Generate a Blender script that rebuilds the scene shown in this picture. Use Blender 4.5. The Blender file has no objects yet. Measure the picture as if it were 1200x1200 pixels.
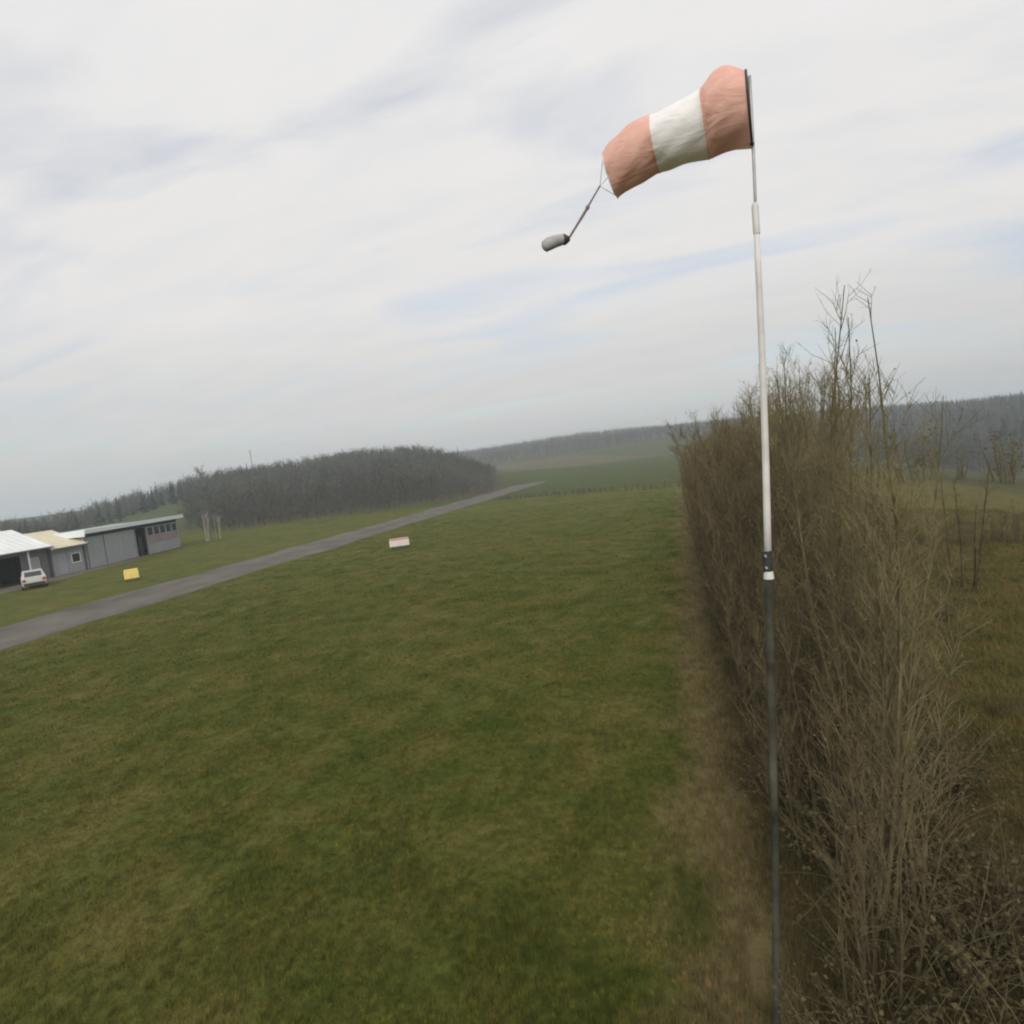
import bpy, math, random
import numpy as np
from mathutils import Matrix, Vector
R = math.radians
random.seed(7)
rng = np.random.default_rng(11)
sc = bpy.context.scene
col = sc.collection

# ------------------------------------------------------------------ camera
CAM_H = 6.0
F_PX, FRAME = 690.0, 1200.0
def unit(v):
    v = np.array(v, float)
    return v / np.linalg.norm(v)
_fy = unit([195 / F_PX, 85 / F_PX, -1.0])            # the runway's direction (+Y) seen from the camera
_up = unit(np.cross([math.cos(R(6.7)), math.sin(R(6.7)), 0], _fy))
_rx = np.cross(_fy, _up)
CM = np.array([_rx, _fy, _up])                       # camera axes -> world axes
cam_d = bpy.data.cameras.new('camera')
cam = bpy.data.objects.new('camera', cam_d)
col.objects.link(cam)
m4 = Matrix([[*CM[0], 0], [*CM[1], 0], [*CM[2], CAM_H], [0, 0, 0, 1]])
cam.matrix_world = m4
cam_d.sensor_width = 36.0
cam_d.lens = 36.0 * F_PX / FRAME
cam_d.clip_start = 0.05
cam_d.clip_end = 9000
sc.camera = cam

# ------------------------------------------------------------------ world, sun, exposure
SUN_AZ, SUN_EL = R(172), R(33)                      # measured from +Y towards +X
w = bpy.data.worlds.new('World')
sc.world = w
w.use_nodes = True
nt = w.node_tree
nt.nodes.clear()
def N(nt, t, **kw):
    n = nt.nodes.new(t)
    for k, v in kw.items():
        if k.startswith('i_'):
            n.inputs[k[2:].replace('_', ' ')].default_value = v
        else:
            setattr(n, k, v)
    return n
def L(nt, a, b):
    nt.links.new(a, b)
def ramp(nt, fac, stops):
    n = nt.nodes.new('ShaderNodeValToRGB')
    e = n.color_ramp.elements
    while len(e) < len(stops):
        e.new(0.5)
    for el, (p, c) in zip(e, stops):
        el.position = p
        el.color = (*c, 1) if len(c) == 3 else c
    L(nt, fac, n.inputs[0])
    return n.outputs[0]
def mixc(nt, fac, a, b, mode='MIX'):
    n = nt.nodes.new('ShaderNodeMix')
    n.data_type = 'RGBA'
    n.blend_type = mode
    for sock, v in ((n.inputs[0], fac), (n.inputs[6], a), (n.inputs[7], b)):
        if hasattr(v, 'is_output') or isinstance(v, bpy.types.NodeSocket):
            L(nt, v, sock)
        else:
            sock.default_value = v if isinstance(v, (int, float)) else (*v, 1)
    return n.outputs[2]
def math_n(nt, op, a, b=None, clamp=False):
    n = nt.nodes.new('ShaderNodeMath')
    n.operation = op
    n.use_clamp = clamp
    for sock, v in ((n.inputs[0], a), (n.inputs[1], b)):
        if v is None:
            continue
        if isinstance(v, bpy.types.NodeSocket):
            L(nt, v, sock)
        else:
            sock.default_value = v
    return n.outputs[0]

tc = N(nt, 'ShaderNodeTexCoord')
sky = N(nt, 'ShaderNodeTexSky', sky_type='NISHITA', sun_disc=False, sun_elevation=SUN_EL, sun_rotation=SUN_AZ,
        air_density=1.0, dust_density=2.5, ozone_density=1.0)
sep = N(nt, 'ShaderNodeSeparateXYZ')
L(nt, tc.outputs['Generated'], sep.inputs[0])
zc = math_n(nt, 'MAXIMUM', sep.outputs[2], 0.0)
den = math_n(nt, 'ADD', zc, 0.16)
comb = N(nt, 'ShaderNodeCombineXYZ')
L(nt, math_n(nt, 'DIVIDE', sep.outputs[0], den), comb.inputs[0])
L(nt, math_n(nt, 'DIVIDE', sep.outputs[1], den), comb.inputs[1])
mp = N(nt, 'ShaderNodeMapping')
mp.inputs['Rotation'].default_value = (0, 0, R(24))
mp.inputs['Scale'].default_value = (0.8, 2.0, 1)
mp.inputs['Location'].default_value = (0.9, 0.55, 0)
L(nt, comb.outputs[0], mp.inputs[0])
n1 = N(nt, 'ShaderNodeTexNoise', i_Scale=0.95, i_Detail=7.0, i_Roughness=0.52, i_Distortion=0.5)
L(nt, mp.outputs[0], n1.inputs['Vector'])
n2 = N(nt, 'ShaderNodeTexNoise', i_Scale=2.6, i_Detail=6.0, i_Roughness=0.6, i_Distortion=0.3)
L(nt, mp.outputs[0], n2.inputs['Vector'])
# a cloud deck, brighter overhead than at the horizon, with thin places
deck = ramp(nt, zc, [(0.0, (5.0, 5.0, 4.95)), (0.10, (6.3, 6.25, 6.2)), (0.28, (7.5, 7.4, 7.4)), (0.60, (7.75, 7.7, 7.72)), (1.0, (7.9, 7.9, 7.95))])
deck.node.color_ramp.interpolation = 'EASE'
tone = ramp(nt, n2.outputs[0], [(0.3, (0.955, 0.955, 0.965)), (0.52, (1.0, 0.995, 0.985)), (0.72, (1.03, 1.015, 1.01))])
cloud = mixc(nt, 1.0, deck, tone, 'MULTIPLY')
gap = ramp(nt, n1.outputs[0], [(0.34, (0, 0, 0)), (0.50, (1, 1, 1))])
thin = mixc(nt, 0.40, cloud, mixc(nt, 1.0, sky.outputs[0], (1.45, 1.45, 1.45), 'MULTIPLY'))
full = mixc(nt, gap, thin, cloud)
bg = N(nt, 'ShaderNodeBackground', i_Strength=0.083)
L(nt, full, bg.inputs[0])
wo = N(nt, 'ShaderNodeOutputWorld')
L(nt, bg.outputs[0], wo.inputs[0])

sun_d = bpy.data.lights.new('sun', 'SUN')
sun_d.energy = 1.5
sun_d.angle = R(25)
sun_d.color = (1.0, 0.95, 0.87)
sun = bpy.data.objects.new('sun', sun_d)
col.objects.link(sun)
sd = Vector((math.sin(SUN_AZ) * math.cos(SUN_EL), math.cos(SUN_AZ) * math.cos(SUN_EL), math.sin(SUN_EL)))
sun.rotation_euler = (-sd).to_track_quat('-Z', 'Y').to_euler()
sun.location = (0, 0, 60)

sc.view_settings.view_transform = 'Standard'
sc.view_settings.look = 'None'
sc.view_settings.exposure = 0.4
sc.view_settings.gamma = 1.0
sc.render.engine = 'CYCLES'
sc.cycles.use_denoising = True
sc.cycles.max_bounces = 5
sc.cycles.diffuse_bounces = 3
sc.cycles.transparent_max_bounces = 6
sc.cycles.volume_bounces = 1
sc.cycles.filter_width = 2.1

# ------------------------------------------------------------------ helpers
def tag(o, label=None, cat=None, group=None, kind=None):
    for k, v in (('label', label), ('category', cat), ('group', group), ('kind', kind)):
        if v:
            o[k] = v
    return o
def empty(name, loc=(0, 0, 0), rz=0.0, scale=1.0):
    o = bpy.data.objects.new(name, None)
    col.objects.link(o)
    o.location = loc
    o.rotation_euler = (0, 0, rz)
    o.scale = (scale,) * 3
    o.empty_display_size = 0.2
    return o
class MB:
    """collects polygons, then links them as ONE mesh object"""
    def __init__(s):
        s.v, s.f, s.m = [], [], []
    def add(s, vs, fs, mi=0):
        b = len(s.v)
        s.v += [tuple(map(float, p)) for p in vs]
        s.f += [tuple(i + b for i in f) for f in fs]
        s.m += [mi] * len(fs)
        return s
    def box(s, x0, x1, y0, y1, z0, z1, mi=0, bev=0.0):
        if bev <= 0:
            vs = [(x, y, z) for z in (z0, z1) for y in (y0, y1) for x in (x0, x1)]
            return s.add(vs, [(0, 2, 3, 1), (4, 5, 7, 6), (0, 1, 5, 4), (2, 6, 7, 3), (0, 4, 6, 2), (1, 3, 7, 5)], mi)
        vs = []
        for z, i in ((z0, bev), (z0 + bev, 0), (z1 - bev, 0), (z1, bev)):
            a, b, c, d = x0 + i, x1 - i, y0 + i, y1 - i
            k = bev if i == 0 else 0
            vs += [(a + k, c, z), (b - k, c, z), (b, c + k, z), (b, d - k, z), (b - k, d, z), (a + k, d, z), (a, d - k, z), (a, c + k, z)]
        fs = [tuple(range(7, -1, -1)), tuple(range(24, 32))]
        for r in range(3):
            for i in range(8):
                j = (i + 1) % 8
                fs.append((r * 8 + i, r * 8 + j, r * 8 + 8 + j, r * 8 + 8 + i))
        return s.add(vs, fs, mi)
    def tube(s, pts, rad, n=8, mi=0, cap=True):
        pts = [np.array(p, float) for p in pts]
        ref = None
        vs = []
        for i, p in enumerate(pts):
            d = unit(pts[min(i + 1, len(pts) - 1)] - pts[max(i - 1, 0)])
            if ref is None:
                ref = np.array([1.0, 0, 0]) if abs(d[0]) < 0.8 else np.array([0, 1.0, 0])
            a = unit(np.cross(d, ref))
            b = np.cross(d, a)
            ref = np.cross(a, d) if np.linalg.norm(np.cross(a, d)) > 0 else ref
            for k in range(n):
                t = 2 * math.pi * k / n
                vs.append(p + rad[i] * (math.cos(t) * a + math.sin(t) * b))
        fs = []
        for i in range(len(pts) - 1):
            for k in range(n):
                j = (k + 1) % n
                fs.append((i * n + k, i * n + j, (i + 1) * n + j, (i + 1) * n + k))
        if cap:
            fs.append(tuple(range(n - 1, -1, -1)))
            fs.append(tuple((len(pts) - 1) * n + k for k in range(n)))
        return s.add(vs, fs, mi)
    def mesh(s, name, mats, smooth=False):
        me = bpy.data.meshes.new(name)
        me.from_pydata(s.v, [], s.f)
        for m in (mats if isinstance(mats, (list, tuple)) else [mats]):
            me.materials.append(m)
        if any(s.m):
            me.polygons.foreach_set('material_index', s.m)
        if smooth:
            me.polygons.foreach_set('use_smooth', [True] * len(me.polygons))
        me.update()
        return me
    def build(s, name, mats, parent=None, smooth=False):
        return link(name, s.mesh(name, mats, smooth), parent)
def link(name, me, parent=None):
    o = bpy.data.objects.new(name, me)
    col.objects.link(o)
    o.parent = parent
    return o
def tri_mesh(name, verts, mats, uvcol=None):
    """verts (n,3,3): loose triangles, fast"""
    n = len(verts)
    me = bpy.data.meshes.new(name)
    me.vertices.add(n * 3)
    me.vertices.foreach_set('co', np.ascontiguousarray(verts, np.float32).ravel())
    me.loops.add(n * 3)
    me.loops.foreach_set('vertex_index', np.arange(n * 3, dtype=np.int32))
    me.polygons.add(n)
    me.polygons.foreach_set('loop_start', np.arange(0, n * 3, 3, dtype=np.int32))
    me.polygons.foreach_set('loop_total', np.full(n, 3, np.int32))
    for m in (mats if isinstance(mats, (list, tuple)) else [mats]):
        me.materials.append(m)
    if uvcol is not None:
        me.polygons.foreach_set('material_index', np.asarray(uvcol, np.int32))
    me.update()
    return me
def copy_tree(o, parent=None):
    c = o.copy()
    col.objects.link(c)
    c.parent = parent
    for ch in list(o.children):
        copy_tree(ch, c)
    return c

# ------------------------------------------------------------------ materials
def mat(name, c, rough=0.8, var=0.15, scale=3.0, c2=None, bump=0.0, spec=0.3, metal=0.0, detail=5.0, transl=0.0):
    m = bpy.data.materials.new(name)
    m.use_nodes = True
    t = m.node_tree
    b = t.nodes['Principled BSDF']
    b.inputs['Roughness'].default_value = rough
    b.inputs['Specular IOR Level'].default_value = spec
    b.inputs['Metallic'].default_value = metal
    co = N(t, 'ShaderNodeTexCoord')
    nz = N(t, 'ShaderNodeTexNoise', i_Scale=scale, i_Detail=detail, i_Roughness=0.6)
    L(t, co.outputs['Object'], nz.inputs['Vector'])
    lo = [x * (1 - var) for x in c]
    hi = [min(1, x * (1 + var)) for x in (c2 or c)]
    cc = ramp(t, nz.outputs[0], [(0.3, lo), (0.7, hi)])
    L(t, cc, b.inputs['Base Color'])
    if bump:
        bm = N(t, 'ShaderNodeBump', i_Strength=bump, i_Distance=0.02)
        L(t, nz.outputs[0], bm.inputs['Height'])
        L(t, bm.outputs[0], b.inputs['Normal'])
    if transl:
        tr = N(t, 'ShaderNodeBsdfTranslucent')
        L(t, cc, tr.inputs[0])
        ms = N(t, 'ShaderNodeMixShader')
        ms.inputs[0].default_value = transl
        L(t, b.outputs[0], ms.inputs[1])
        L(t, tr.outputs[0], ms.inputs[2])
        L(t, ms.outputs[0], t.nodes['Material Output'].inputs[0])
    return m

def turf_colour(t, blade):
    """colour of the turf by place: green sward, drier patches, straw beside the hedge, brown litter under it, fields beyond"""
    g = N(t, 'ShaderNodeNewGeometry')
    pos = g.outputs['Position']
    sp = N(t, 'ShaderNodeSeparateXYZ')
    L(t, pos, sp.inputs[0])
    def nz(scale, detail=4, rough=0.55, dist=0.0):
        n = N(t, 'ShaderNodeTexNoise', i_Scale=scale, i_Detail=detail, i_Roughness=rough, i_Distortion=dist)
        L(t, pos, n.inputs['Vector'])
        return n.outputs[0]
    big, mid, small = nz(0.16, 5, 0.6, 0.6), nz(0.75, 5, 0.6, 0.4), nz(7.0, 3)
    a = ramp(t, big, [(0.30, (0.053, 0.080, 0.011)), (0.5, (0.094, 0.102, 0.024)), (0.70, (0.132, 0.122, 0.040))])
    b = ramp(t, mid, [(0.28, (0.034, 0.064, 0.008)), (0.5, (0.092, 0.098, 0.023)), (0.72, (0.160, 0.132, 0.048))])
    c = mixc(t, 0.55, a, b)
    sm = ramp(t, small, [(0.25, (0.72, 0.74, 0.70)), (0.75, (1.28, 1.24, 1.2))])
    c = mixc(t, 1.0, c, sm, 'MULTIPLY')
    wob = math_n(t, 'MULTIPLY', math_n(t, 'SUBTRACT', mid, 0.5), 2.2)
    xw = math_n(t, 'ADD', sp.outputs[0], wob)
    straw = N(t, 'ShaderNodeMapRange', interpolation_type='SMOOTHSTEP')
    L(t, xw, straw.inputs[0])
    straw.inputs[1].default_value, straw.inputs[2].default_value = -1.1, 0.1
    c = mixc(t, math_n(t, 'MULTIPLY', straw.outputs[0], 0.75), c, (0.185, 0.146, 0.075))
    lit = N(t, 'ShaderNodeMapRange', interpolation_type='SMOOTHSTEP')
    L(t, xw, lit.inputs[0])
    lit.inputs[1].default_value, lit.inputs[2].default_value = 0.1, 1.0
    litc = ramp(t, mid, [(0.3, (0.054, 0.047, 0.020)), (0.6, (0.085, 0.070, 0.029)), (0.75, (0.112, 0.072, 0.034))])
    c = mixc(t, lit.outputs[0], c, litc)
    rf = N(t, 'ShaderNodeMapRange', interpolation_type='SMOOTHSTEP')
    L(t, xw, rf.inputs[0])
    rf.inputs[1].default_value, rf.inputs[2].default_value = 3.4, 5.2
    rfc = ramp(t, mid, [(0.3, (0.080, 0.080, 0.024)), (0.55, (0.115, 0.103, 0.034)), (0.72, (0.142, 0.100, 0.040))])
    c = mixc(t, rf.outputs[0], c, rfc)
    if not blade:
        vo = N(t, 'ShaderNodeTexVoronoi', i_Scale=0.0085)
        mpv = N(t, 'ShaderNodeMapping')
        mpv.inputs['Rotation'].default_value = (0, 0, 0.4)
        mpv.inputs['Scale'].default_value = (1.0, 0.7, 0.0)
        L(t, pos, mpv.inputs[0])
        L(t, mpv.outputs[0], vo.inputs['Vector'])
        s2 = N(t, 'ShaderNodeSeparateColor')
        L(t, vo.outputs['Color'], s2.inputs[0])
        fc = ramp(t, s2.outputs[0], [(0.0, (0.056, 0.080, 0.022)), (0.35, (0.072, 0.086, 0.032)), (0.6, (0.105, 0.092, 0.048)), (0.85, (0.048, 0.066, 0.022)), (1.0, (0.09, 0.098, 0.036))])
        fc = mixc(t, 1.0, fc, ramp(t, big, [(0.3, (0.88,) * 3), (0.7, (1.12,) * 3)]), 'MULTIPLY')
        fy = N(t, 'ShaderNodeMapRange', interpolation_type='SMOOTHSTEP')
        L(t, sp.outputs[1], fy.inputs[0])
        fy.inputs[1].default_value, fy.inputs[2].default_value = 84.0, 87.0
        fx = N(t, 'ShaderNodeMapRange', interpolation_type='SMOOTHSTEP')
        L(t, sp.outputs[0], fx.inputs[0])
        fx.inputs[1].default_value, fx.inputs[2].default_value = 22.0, 26.0
        fm = math_n(t, 'MAXIMUM', fy.outputs[0], fx.outputs[0])
        c = mixc(t, fm, c, fc)
        la = N(t, 'ShaderNodeAttribute', attribute_name='leaf_litter')
        c = mixc(t, la.outputs['Fac'], c, ramp(t, mid, [(0.3, (0.060, 0.054, 0.034)), (0.7, (0.095, 0.082, 0.052))]))
    return c, small, mid, pos

def turf_mat(name, blade):
    m = bpy.data.materials.new(name)
    m.use_nodes = True
    t = m.node_tree
    b = t.nodes['Principled BSDF']
    b.inputs['Roughness'].default_value = 0.85
    b.inputs['Specular IOR Level'].default_value = 0.04
    c, small, mid, pos = turf_colour(t, blade)
    if blade:
        c = mixc(t, 1.0, c, (1.36, 1.34, 1.32), 'MULTIPLY')
        oi = N(t, 'ShaderNodeTexWhiteNoise', noise_dimensions='3D')
        sc_ = N(t, 'ShaderNodeVectorMath', operation='SNAP')
        L(t, pos, sc_.inputs[0])
        sc_.inputs[1].default_value = (0.06, 0.06, 10)
        L(t, sc_.outputs[0], oi.inputs[0])
        c = mixc(t, 1.0, c, ramp(t, oi.outputs[0], [(0.0, (0.78, 0.8, 0.75)), (0.8, (1.12, 1.1, 1.05)), (1.0, (1.7, 1.45, 1.3))]), 'MULTIPLY')
        tr = N(t, 'ShaderNodeBsdfTranslucent')
        L(t, c, tr.inputs[0])
        ms = N(t, 'ShaderNodeMixShader')
        ms.inputs[0].default_value = 0.3
        L(t, b.outputs[0], ms.inputs[1])
        L(t, tr.outputs[0], ms.inputs[2])
        L(t, ms.outputs[0], t.nodes['Material Output'].inputs[0])
    else:
        fine = N(t, 'ShaderNodeTexNoise', i_Scale=28.0, i_Detail=4.0, i_Roughness=0.7)
        L(t, pos, fine.inputs['Vector'])
        h = math_n(t, 'ADD', math_n(t, 'MULTIPLY', fine.outputs[0], 0.5), math_n(t, 'MULTIPLY', small, 1.0))
        bm = N(t, 'ShaderNodeBump', i_Strength=0.7, i_Distance=0.05)
        L(t, h, bm.inputs['Height'])
        L(t, bm.outputs[0], b.inputs['Normal'])
    L(t, c, b.inputs['Base Color'])
    return m

M = {}
M['ground'] = turf_mat('turf_ground', False)
M['blade'] = turf_mat('turf_blades', True)
M['asphalt'] = mat('worn_asphalt', (0.118, 0.106, 0.088), 0.95, 0.38, 0.35, bump=0.2, detail=9)
M['gravel'] = mat('compacted_gravel', (0.130, 0.113, 0.088), 0.95, 0.25, 0.8, bump=0.3, detail=9)
M['bark_olive'] = mat('olive_bark', (0.101, 0.086, 0.042), 0.9, 0.35, 6.0, c2=(0.141, 0.123, 0.065), spec=0.1)
M['twig_olive'] = mat('olive_twigs', (0.133, 0.114, 0.055), 0.9, 0.3, 2.0, c2=(0.170, 0.143, 0.074), spec=0.1)
M['bark_brown'] = mat('brown_bark', (0.073, 0.058, 0.030), 0.9, 0.35, 6.0, c2=(0.099, 0.080, 0.044), spec=0.1)
M['twig_brown'] = mat('brown_twigs', (0.105, 0.083, 0.045), 0.9, 0.3, 2.0, c2=(0.136, 0.108, 0.058), spec=0.1)
M['dead_leaf'] = mat('dead_leaves', (0.13, 0.096, 0.04), 0.8, 0.4, 3.0, c2=(0.16, 0.115, 0.05), spec=0.15, transl=0.3)
M['bud'] = mat('olive_buds', (0.14, 0.13, 0.052), 0.8, 0.3, 3.0, c2=(0.165, 0.155, 0.07), spec=0.15, transl=0.3)
M['bramble_leaf'] = mat('bramble_leaves', (0.07, 0.072, 0.025), 0.7, 0.4, 4.0, c2=(0.11, 0.082, 0.036), spec=0.25, transl=0.25)
M['far_bark'] = mat('far_bark', (0.11, 0.105, 0.085), 0.95, 0.25, 0.2, spec=0.05)
M['far_twig'] = mat('far_twigs', (0.08, 0.085, 0.074), 0.95, 0.35, 0.05, c2=(0.102, 0.102, 0.085), spec=0.05)
M['conifer'] = mat('conifer_needles', (0.022, 0.032, 0.020), 0.9, 0.35, 0.3, spec=0.1)
M['birch_bark'] = mat('birch_bark', (0.34, 0.33, 0.28), 0.8, 0.35, 3.0, spec=0.2)
M['birch_twig'] = mat('birch_twigs', (0.25, 0.25, 0.20), 0.9, 0.3, 2.0, spec=0.1)
M['salmon'] = mat('faded_orange_cloth', (0.81, 0.455, 0.37), 0.85, 0.06, 5.0, c2=(0.84, 0.52, 0.44), spec=0.15, transl=0.15)
M['white_cloth'] = mat('white_cloth', (0.90, 0.89, 0.88), 0.85, 0.06, 5.0, spec=0.15, transl=0.15)
M['steel'] = mat('galvanised_steel', (0.42, 0.42, 0.42), 0.5, 0.15, 8.0, metal=0.35, spec=0.4)
M['white_pole'] = mat('white_painted_pole', (0.60, 0.59, 0.57), 0.5, 0.10, 4.0, spec=0.4, c2=(0.66, 0.64, 0.61))
M['green_pole'] = mat('dark_green_pole', (0.050, 0.047, 0.034), 0.9, 0.5, 3.0, c2=(0.065, 0.066, 0.050), spec=0.08)
M['dark_metal'] = mat('dark_metal', (0.05, 0.05, 0.05), 0.5, 0.2, 8.0, metal=0.3)
M['rope'] = mat('tan_rope', (0.20, 0.155, 0.13), 0.95, 0.3, 30.0)
M['grey_weight'] = mat('grey_rubber', (0.40, 0.40, 0.41), 0.7, 0.2, 9.0)
M['wall_grey'] = mat('grey_metal_wall', (0.32, 0.325, 0.33), 0.7, 0.08, 0.6)
M['wall_dark'] = mat('dark_weathered_wall', (0.15, 0.15, 0.155), 0.8, 0.15, 0.8)
M['door_pale'] = mat('pale_door_panel', (0.36, 0.37, 0.38), 0.6, 0.06, 0.8)
M['red_band'] = mat('faded_red_band', (0.32, 0.23, 0.235), 0.7, 0.15, 1.0)
M['roof_white'] = mat('white_roof_sheet', (0.76, 0.77, 0.76), 0.6, 0.10, 0.5)
M['roof_cream'] = mat('cream_roof_sheet', (0.66, 0.60, 0.44), 0.7, 0.08, 0.5)
M['fascia'] = mat('pale_blue_fascia', (0.72, 0.78, 0.80), 0.5, 0.05, 0.5)
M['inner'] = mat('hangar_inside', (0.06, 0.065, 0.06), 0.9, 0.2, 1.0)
M['yellow'] = mat('yellow_marker_paint', (0.84, 0.66, 0.20), 0.5, 0.08, 3.0)
M['pink_white'] = mat('faded_white_marker_paint', (0.70, 0.62, 0.58), 0.6, 0.06, 3.0)
M['red_paint'] = mat('faded_red_paint', (0.50, 0.32, 0.27), 0.6, 0.1, 3.0)
M['car_paint'] = mat('white_car_paint', (0.50, 0.49, 0.45), 0.3, 0.03, 2.0, spec=0.5)
M['glass'] = mat('dark_glass', (0.035, 0.045, 0.05), 0.1, 0.1, 1.0, spec=0.6)
M['tyre'] = mat('tyre_rubber', (0.02, 0.02, 0.02), 0.9, 0.2, 8.0)
M['lamp_red'] = mat('red_lamp', (0.35, 0.03, 0.02), 0.3, 0.1, 5.0)

for nm in ('salmon', 'white_cloth'):                 # thin creased cloth with a fine weave
    t = M[nm].node_tree
    co = N(t, 'ShaderNodeTexCoord')
    cr = N(t, 'ShaderNodeTexNoise', i_Scale=5.0, i_Detail=3.5, i_Roughness=0.5, i_Distortion=1.2)
    mpc = N(t, 'ShaderNodeMapping')
    mpc.inputs['Rotation'].default_value = (0.2, 0.3, 0.4)
    mpc.inputs['Scale'].default_value = (0.5, 1.0, 1.6)
    L(t, co.outputs['Object'], mpc.inputs[0])
    L(t, mpc.outputs[0], cr.inputs['Vector'])
    bm = N(t, 'ShaderNodeBump', i_Strength=0.4, i_Distance=0.05)
    L(t, cr.outputs[0], bm.inputs['Height'])
    L(t, bm.outputs[0], t.nodes['Principled BSDF'].inputs['Normal'])

# ------------------------------------------------------------------ terrain
def smooth(t):
    t = np.clip(t, 0, 1)
    return t * t * (3 - 2 * t)
def polar(az, d):
    return (math.sin(R(az)) * d, math.cos(R(az)) * d)
def ridge(spec):
    return np.array([(*polar(a, d), h, wd) for a, d, h, wd in spec])
RIDGE_A = ridge([(-85, 250, -3, 130), (-62, 260, -3, 130), (-54.5, 260, -2.5, 130), (-49, 262, 2.5, 140), (-43.5, 265, 7.5, 150), (-36, 265, 8.5, 150), (-31, 265, 10.0, 150), (-25, 270, 9.0, 140), (-20.5, 275, 2.0, 110), (-17, 285, 0, 100)])
RIDGE_B = ridge([(-45, 700, 6, 380), (-24, 680, 12, 380), (-12, 660, 15.5, 400), (-6, 650, 19.5, 400), (-2.2, 650, 21, 400), (-0.4, 660, 17, 380), (2, 700, 10, 350)])
RIDGE_C = ridge([(-1, 900, 18, 300), (6, 700, 14, 300), (12, 520, 7.5, 300), (18, 480, 3.5, 290), (22, 470, 1.5, 290), (27, 480, 3.0, 290), (40, 500, 8, 300), (70, 500, 8, 300)])
def ridge_s(P, x, y):
    best_d = np.full(x.shape, 1e9)
    bh = np.zeros(x.shape)
    bw = np.ones(x.shape)
    for a, b in zip(P[:-1], P[1:]):
        dx, dy = b[0] - a[0], b[1] - a[1]
        t = np.clip(((x - a[0]) * dx + (y - a[1]) * dy) / (dx * dx + dy * dy), 0, 1)
        d = np.hypot(x - a[0] - t * dx, y - a[1] - t * dy)
        k = d < best_d
        best_d = np.where(k, d, best_d)
        bh = np.where(k, a[2] + (b[2] - a[2]) * t, bh)
        bw = np.where(k, a[3] + (b[3] - a[3]) * t, bw)
    return smooth(1 - best_d / bw), bh, best_d
def terrain(x, y):
    x, y = np.asarray(x, float), np.asarray(y, float)
    z = -15.0 * smooth((x - 9) / 95.0)
    z = z + 0.0
    for P in (RIDGE_B, RIDGE_C, RIDGE_A):
        s, h, _ = ridge_s(P, x, y)
        z = z * (1 - s) + h * s
    r = np.hypot(x, y)
    und = 0.8 * np.sin(x / 37.0 + 1.0) * np.sin(y / 53.0) + 0.5 * np.sin(x / 19.0 - y / 23.0)
    return z + und * smooth((r - 190) / 120)
k = 5.2
t = np.linspace(-1, 1, 221)
gx = 3000 * np.sinh(k * t) / math.sinh(k)
gy = gx.copy()
X, Y = np.meshgrid(gx, gy)
Z = terrain(X, Y)
n = len(gx)
gm = bpy.data.meshes.new('ground')
idx = np.arange(n * n).reshape(n, n)
fs = np.stack([idx[:-1, :-1], idx[:-1, 1:], idx[1:, 1:], idx[1:, :-1]], -1).reshape(-1, 4)
gm.from_pydata(np.stack([X, Y, Z], -1).reshape(-1, 3).tolist(), [], fs.tolist())
gm.polygons.foreach_set('use_smooth', [True] * len(gm.polygons))
gm.materials.append(M['ground'])
lit_w = np.zeros(X.shape)
AZ, RR = np.degrees(np.arctan2(X, Y)), np.hypot(X, Y)
for P_, dm, a0, a1, r0, r1 in ((RIDGE_A, 158, -43.5, -17, 104, 330), (RIDGE_B, 262, -34, 8, 385, 800), (RIDGE_C, 362, 2, 50, 160, 620)):
    _, _, dd_ = ridge_s(P_, X, Y)
    lit_w = np.maximum(lit_w, ((dd_ < dm) & (AZ > a0) & (AZ < a1) & (RR > r0) & (RR < r1)).astype(float))
at_ = gm.attributes.new('leaf_litter', 'FLOAT', 'POINT')
at_.data.foreach_set('value', lit_w.ravel().astype(np.float32))
tag(link('ground', gm), 'green and straw coloured airfield turf with fields beyond', None, None, 'structure')

def strip(name, left, right, z, m, label):
    """a paved sheet between two polylines, edges slightly ragged"""
    nseg = max(24, int(np.hypot(*np.diff(np.array(left, float), axis=0).T).sum() / 1.2))
    def samp(P):
        P = np.array(P, float)
        d = np.r_[0, np.cumsum(np.hypot(*np.diff(P, axis=0).T))]
        s = np.linspace(0, d[-1], nseg)
        return np.stack([np.interp(s, d, P[:, 0]), np.interp(s, d, P[:, 1])], -1)
    a, b = samp(left), samp(right)
    ker = np.array([1, 2, 3, 2, 1]) / 9.0
    for e_, f_ in ((a, b), (b, a)):                  # worn, wandering edges
        out_ = e_ - f_
        out_ /= np.hypot(out_[:, 0], out_[:, 1])[:, None]
        e_ += out_ * (np.convolve(rng.normal(0, 0.45, nseg), ker, 'same') + rng.normal(0, 0.06, nseg))[:, None]
    vs, fs = [], []
    for i in range(nseg):
        for tt in np.linspace(0, 1, 5):
            p = a[i] * (1 - tt) + b[i] * tt
            vs.append((p[0], p[1], z))
    for i in range(nseg - 1):
        for j in range(4):
            q = i * 5 + j
            fs.append((q, q + 1, q + 6, q + 5))
    mb = MB().add(vs, fs)
    o = mb.build(name, m)
    if o.data.polygons[0].normal.z < 0:
        o.data.flip_normals()
    return tag(o, label, None, None, 'structure')
strip('runway', [(-37.0, -60), (-36.8, 30), (-36.2, 60), (-36.0, 135)], [(-30.8, -60), (-30.7, 30), (-30.0, 60), (-29.6, 135)], 0.012, M['asphalt'], 'worn grey narrow airstrip running away through the turf')
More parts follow.
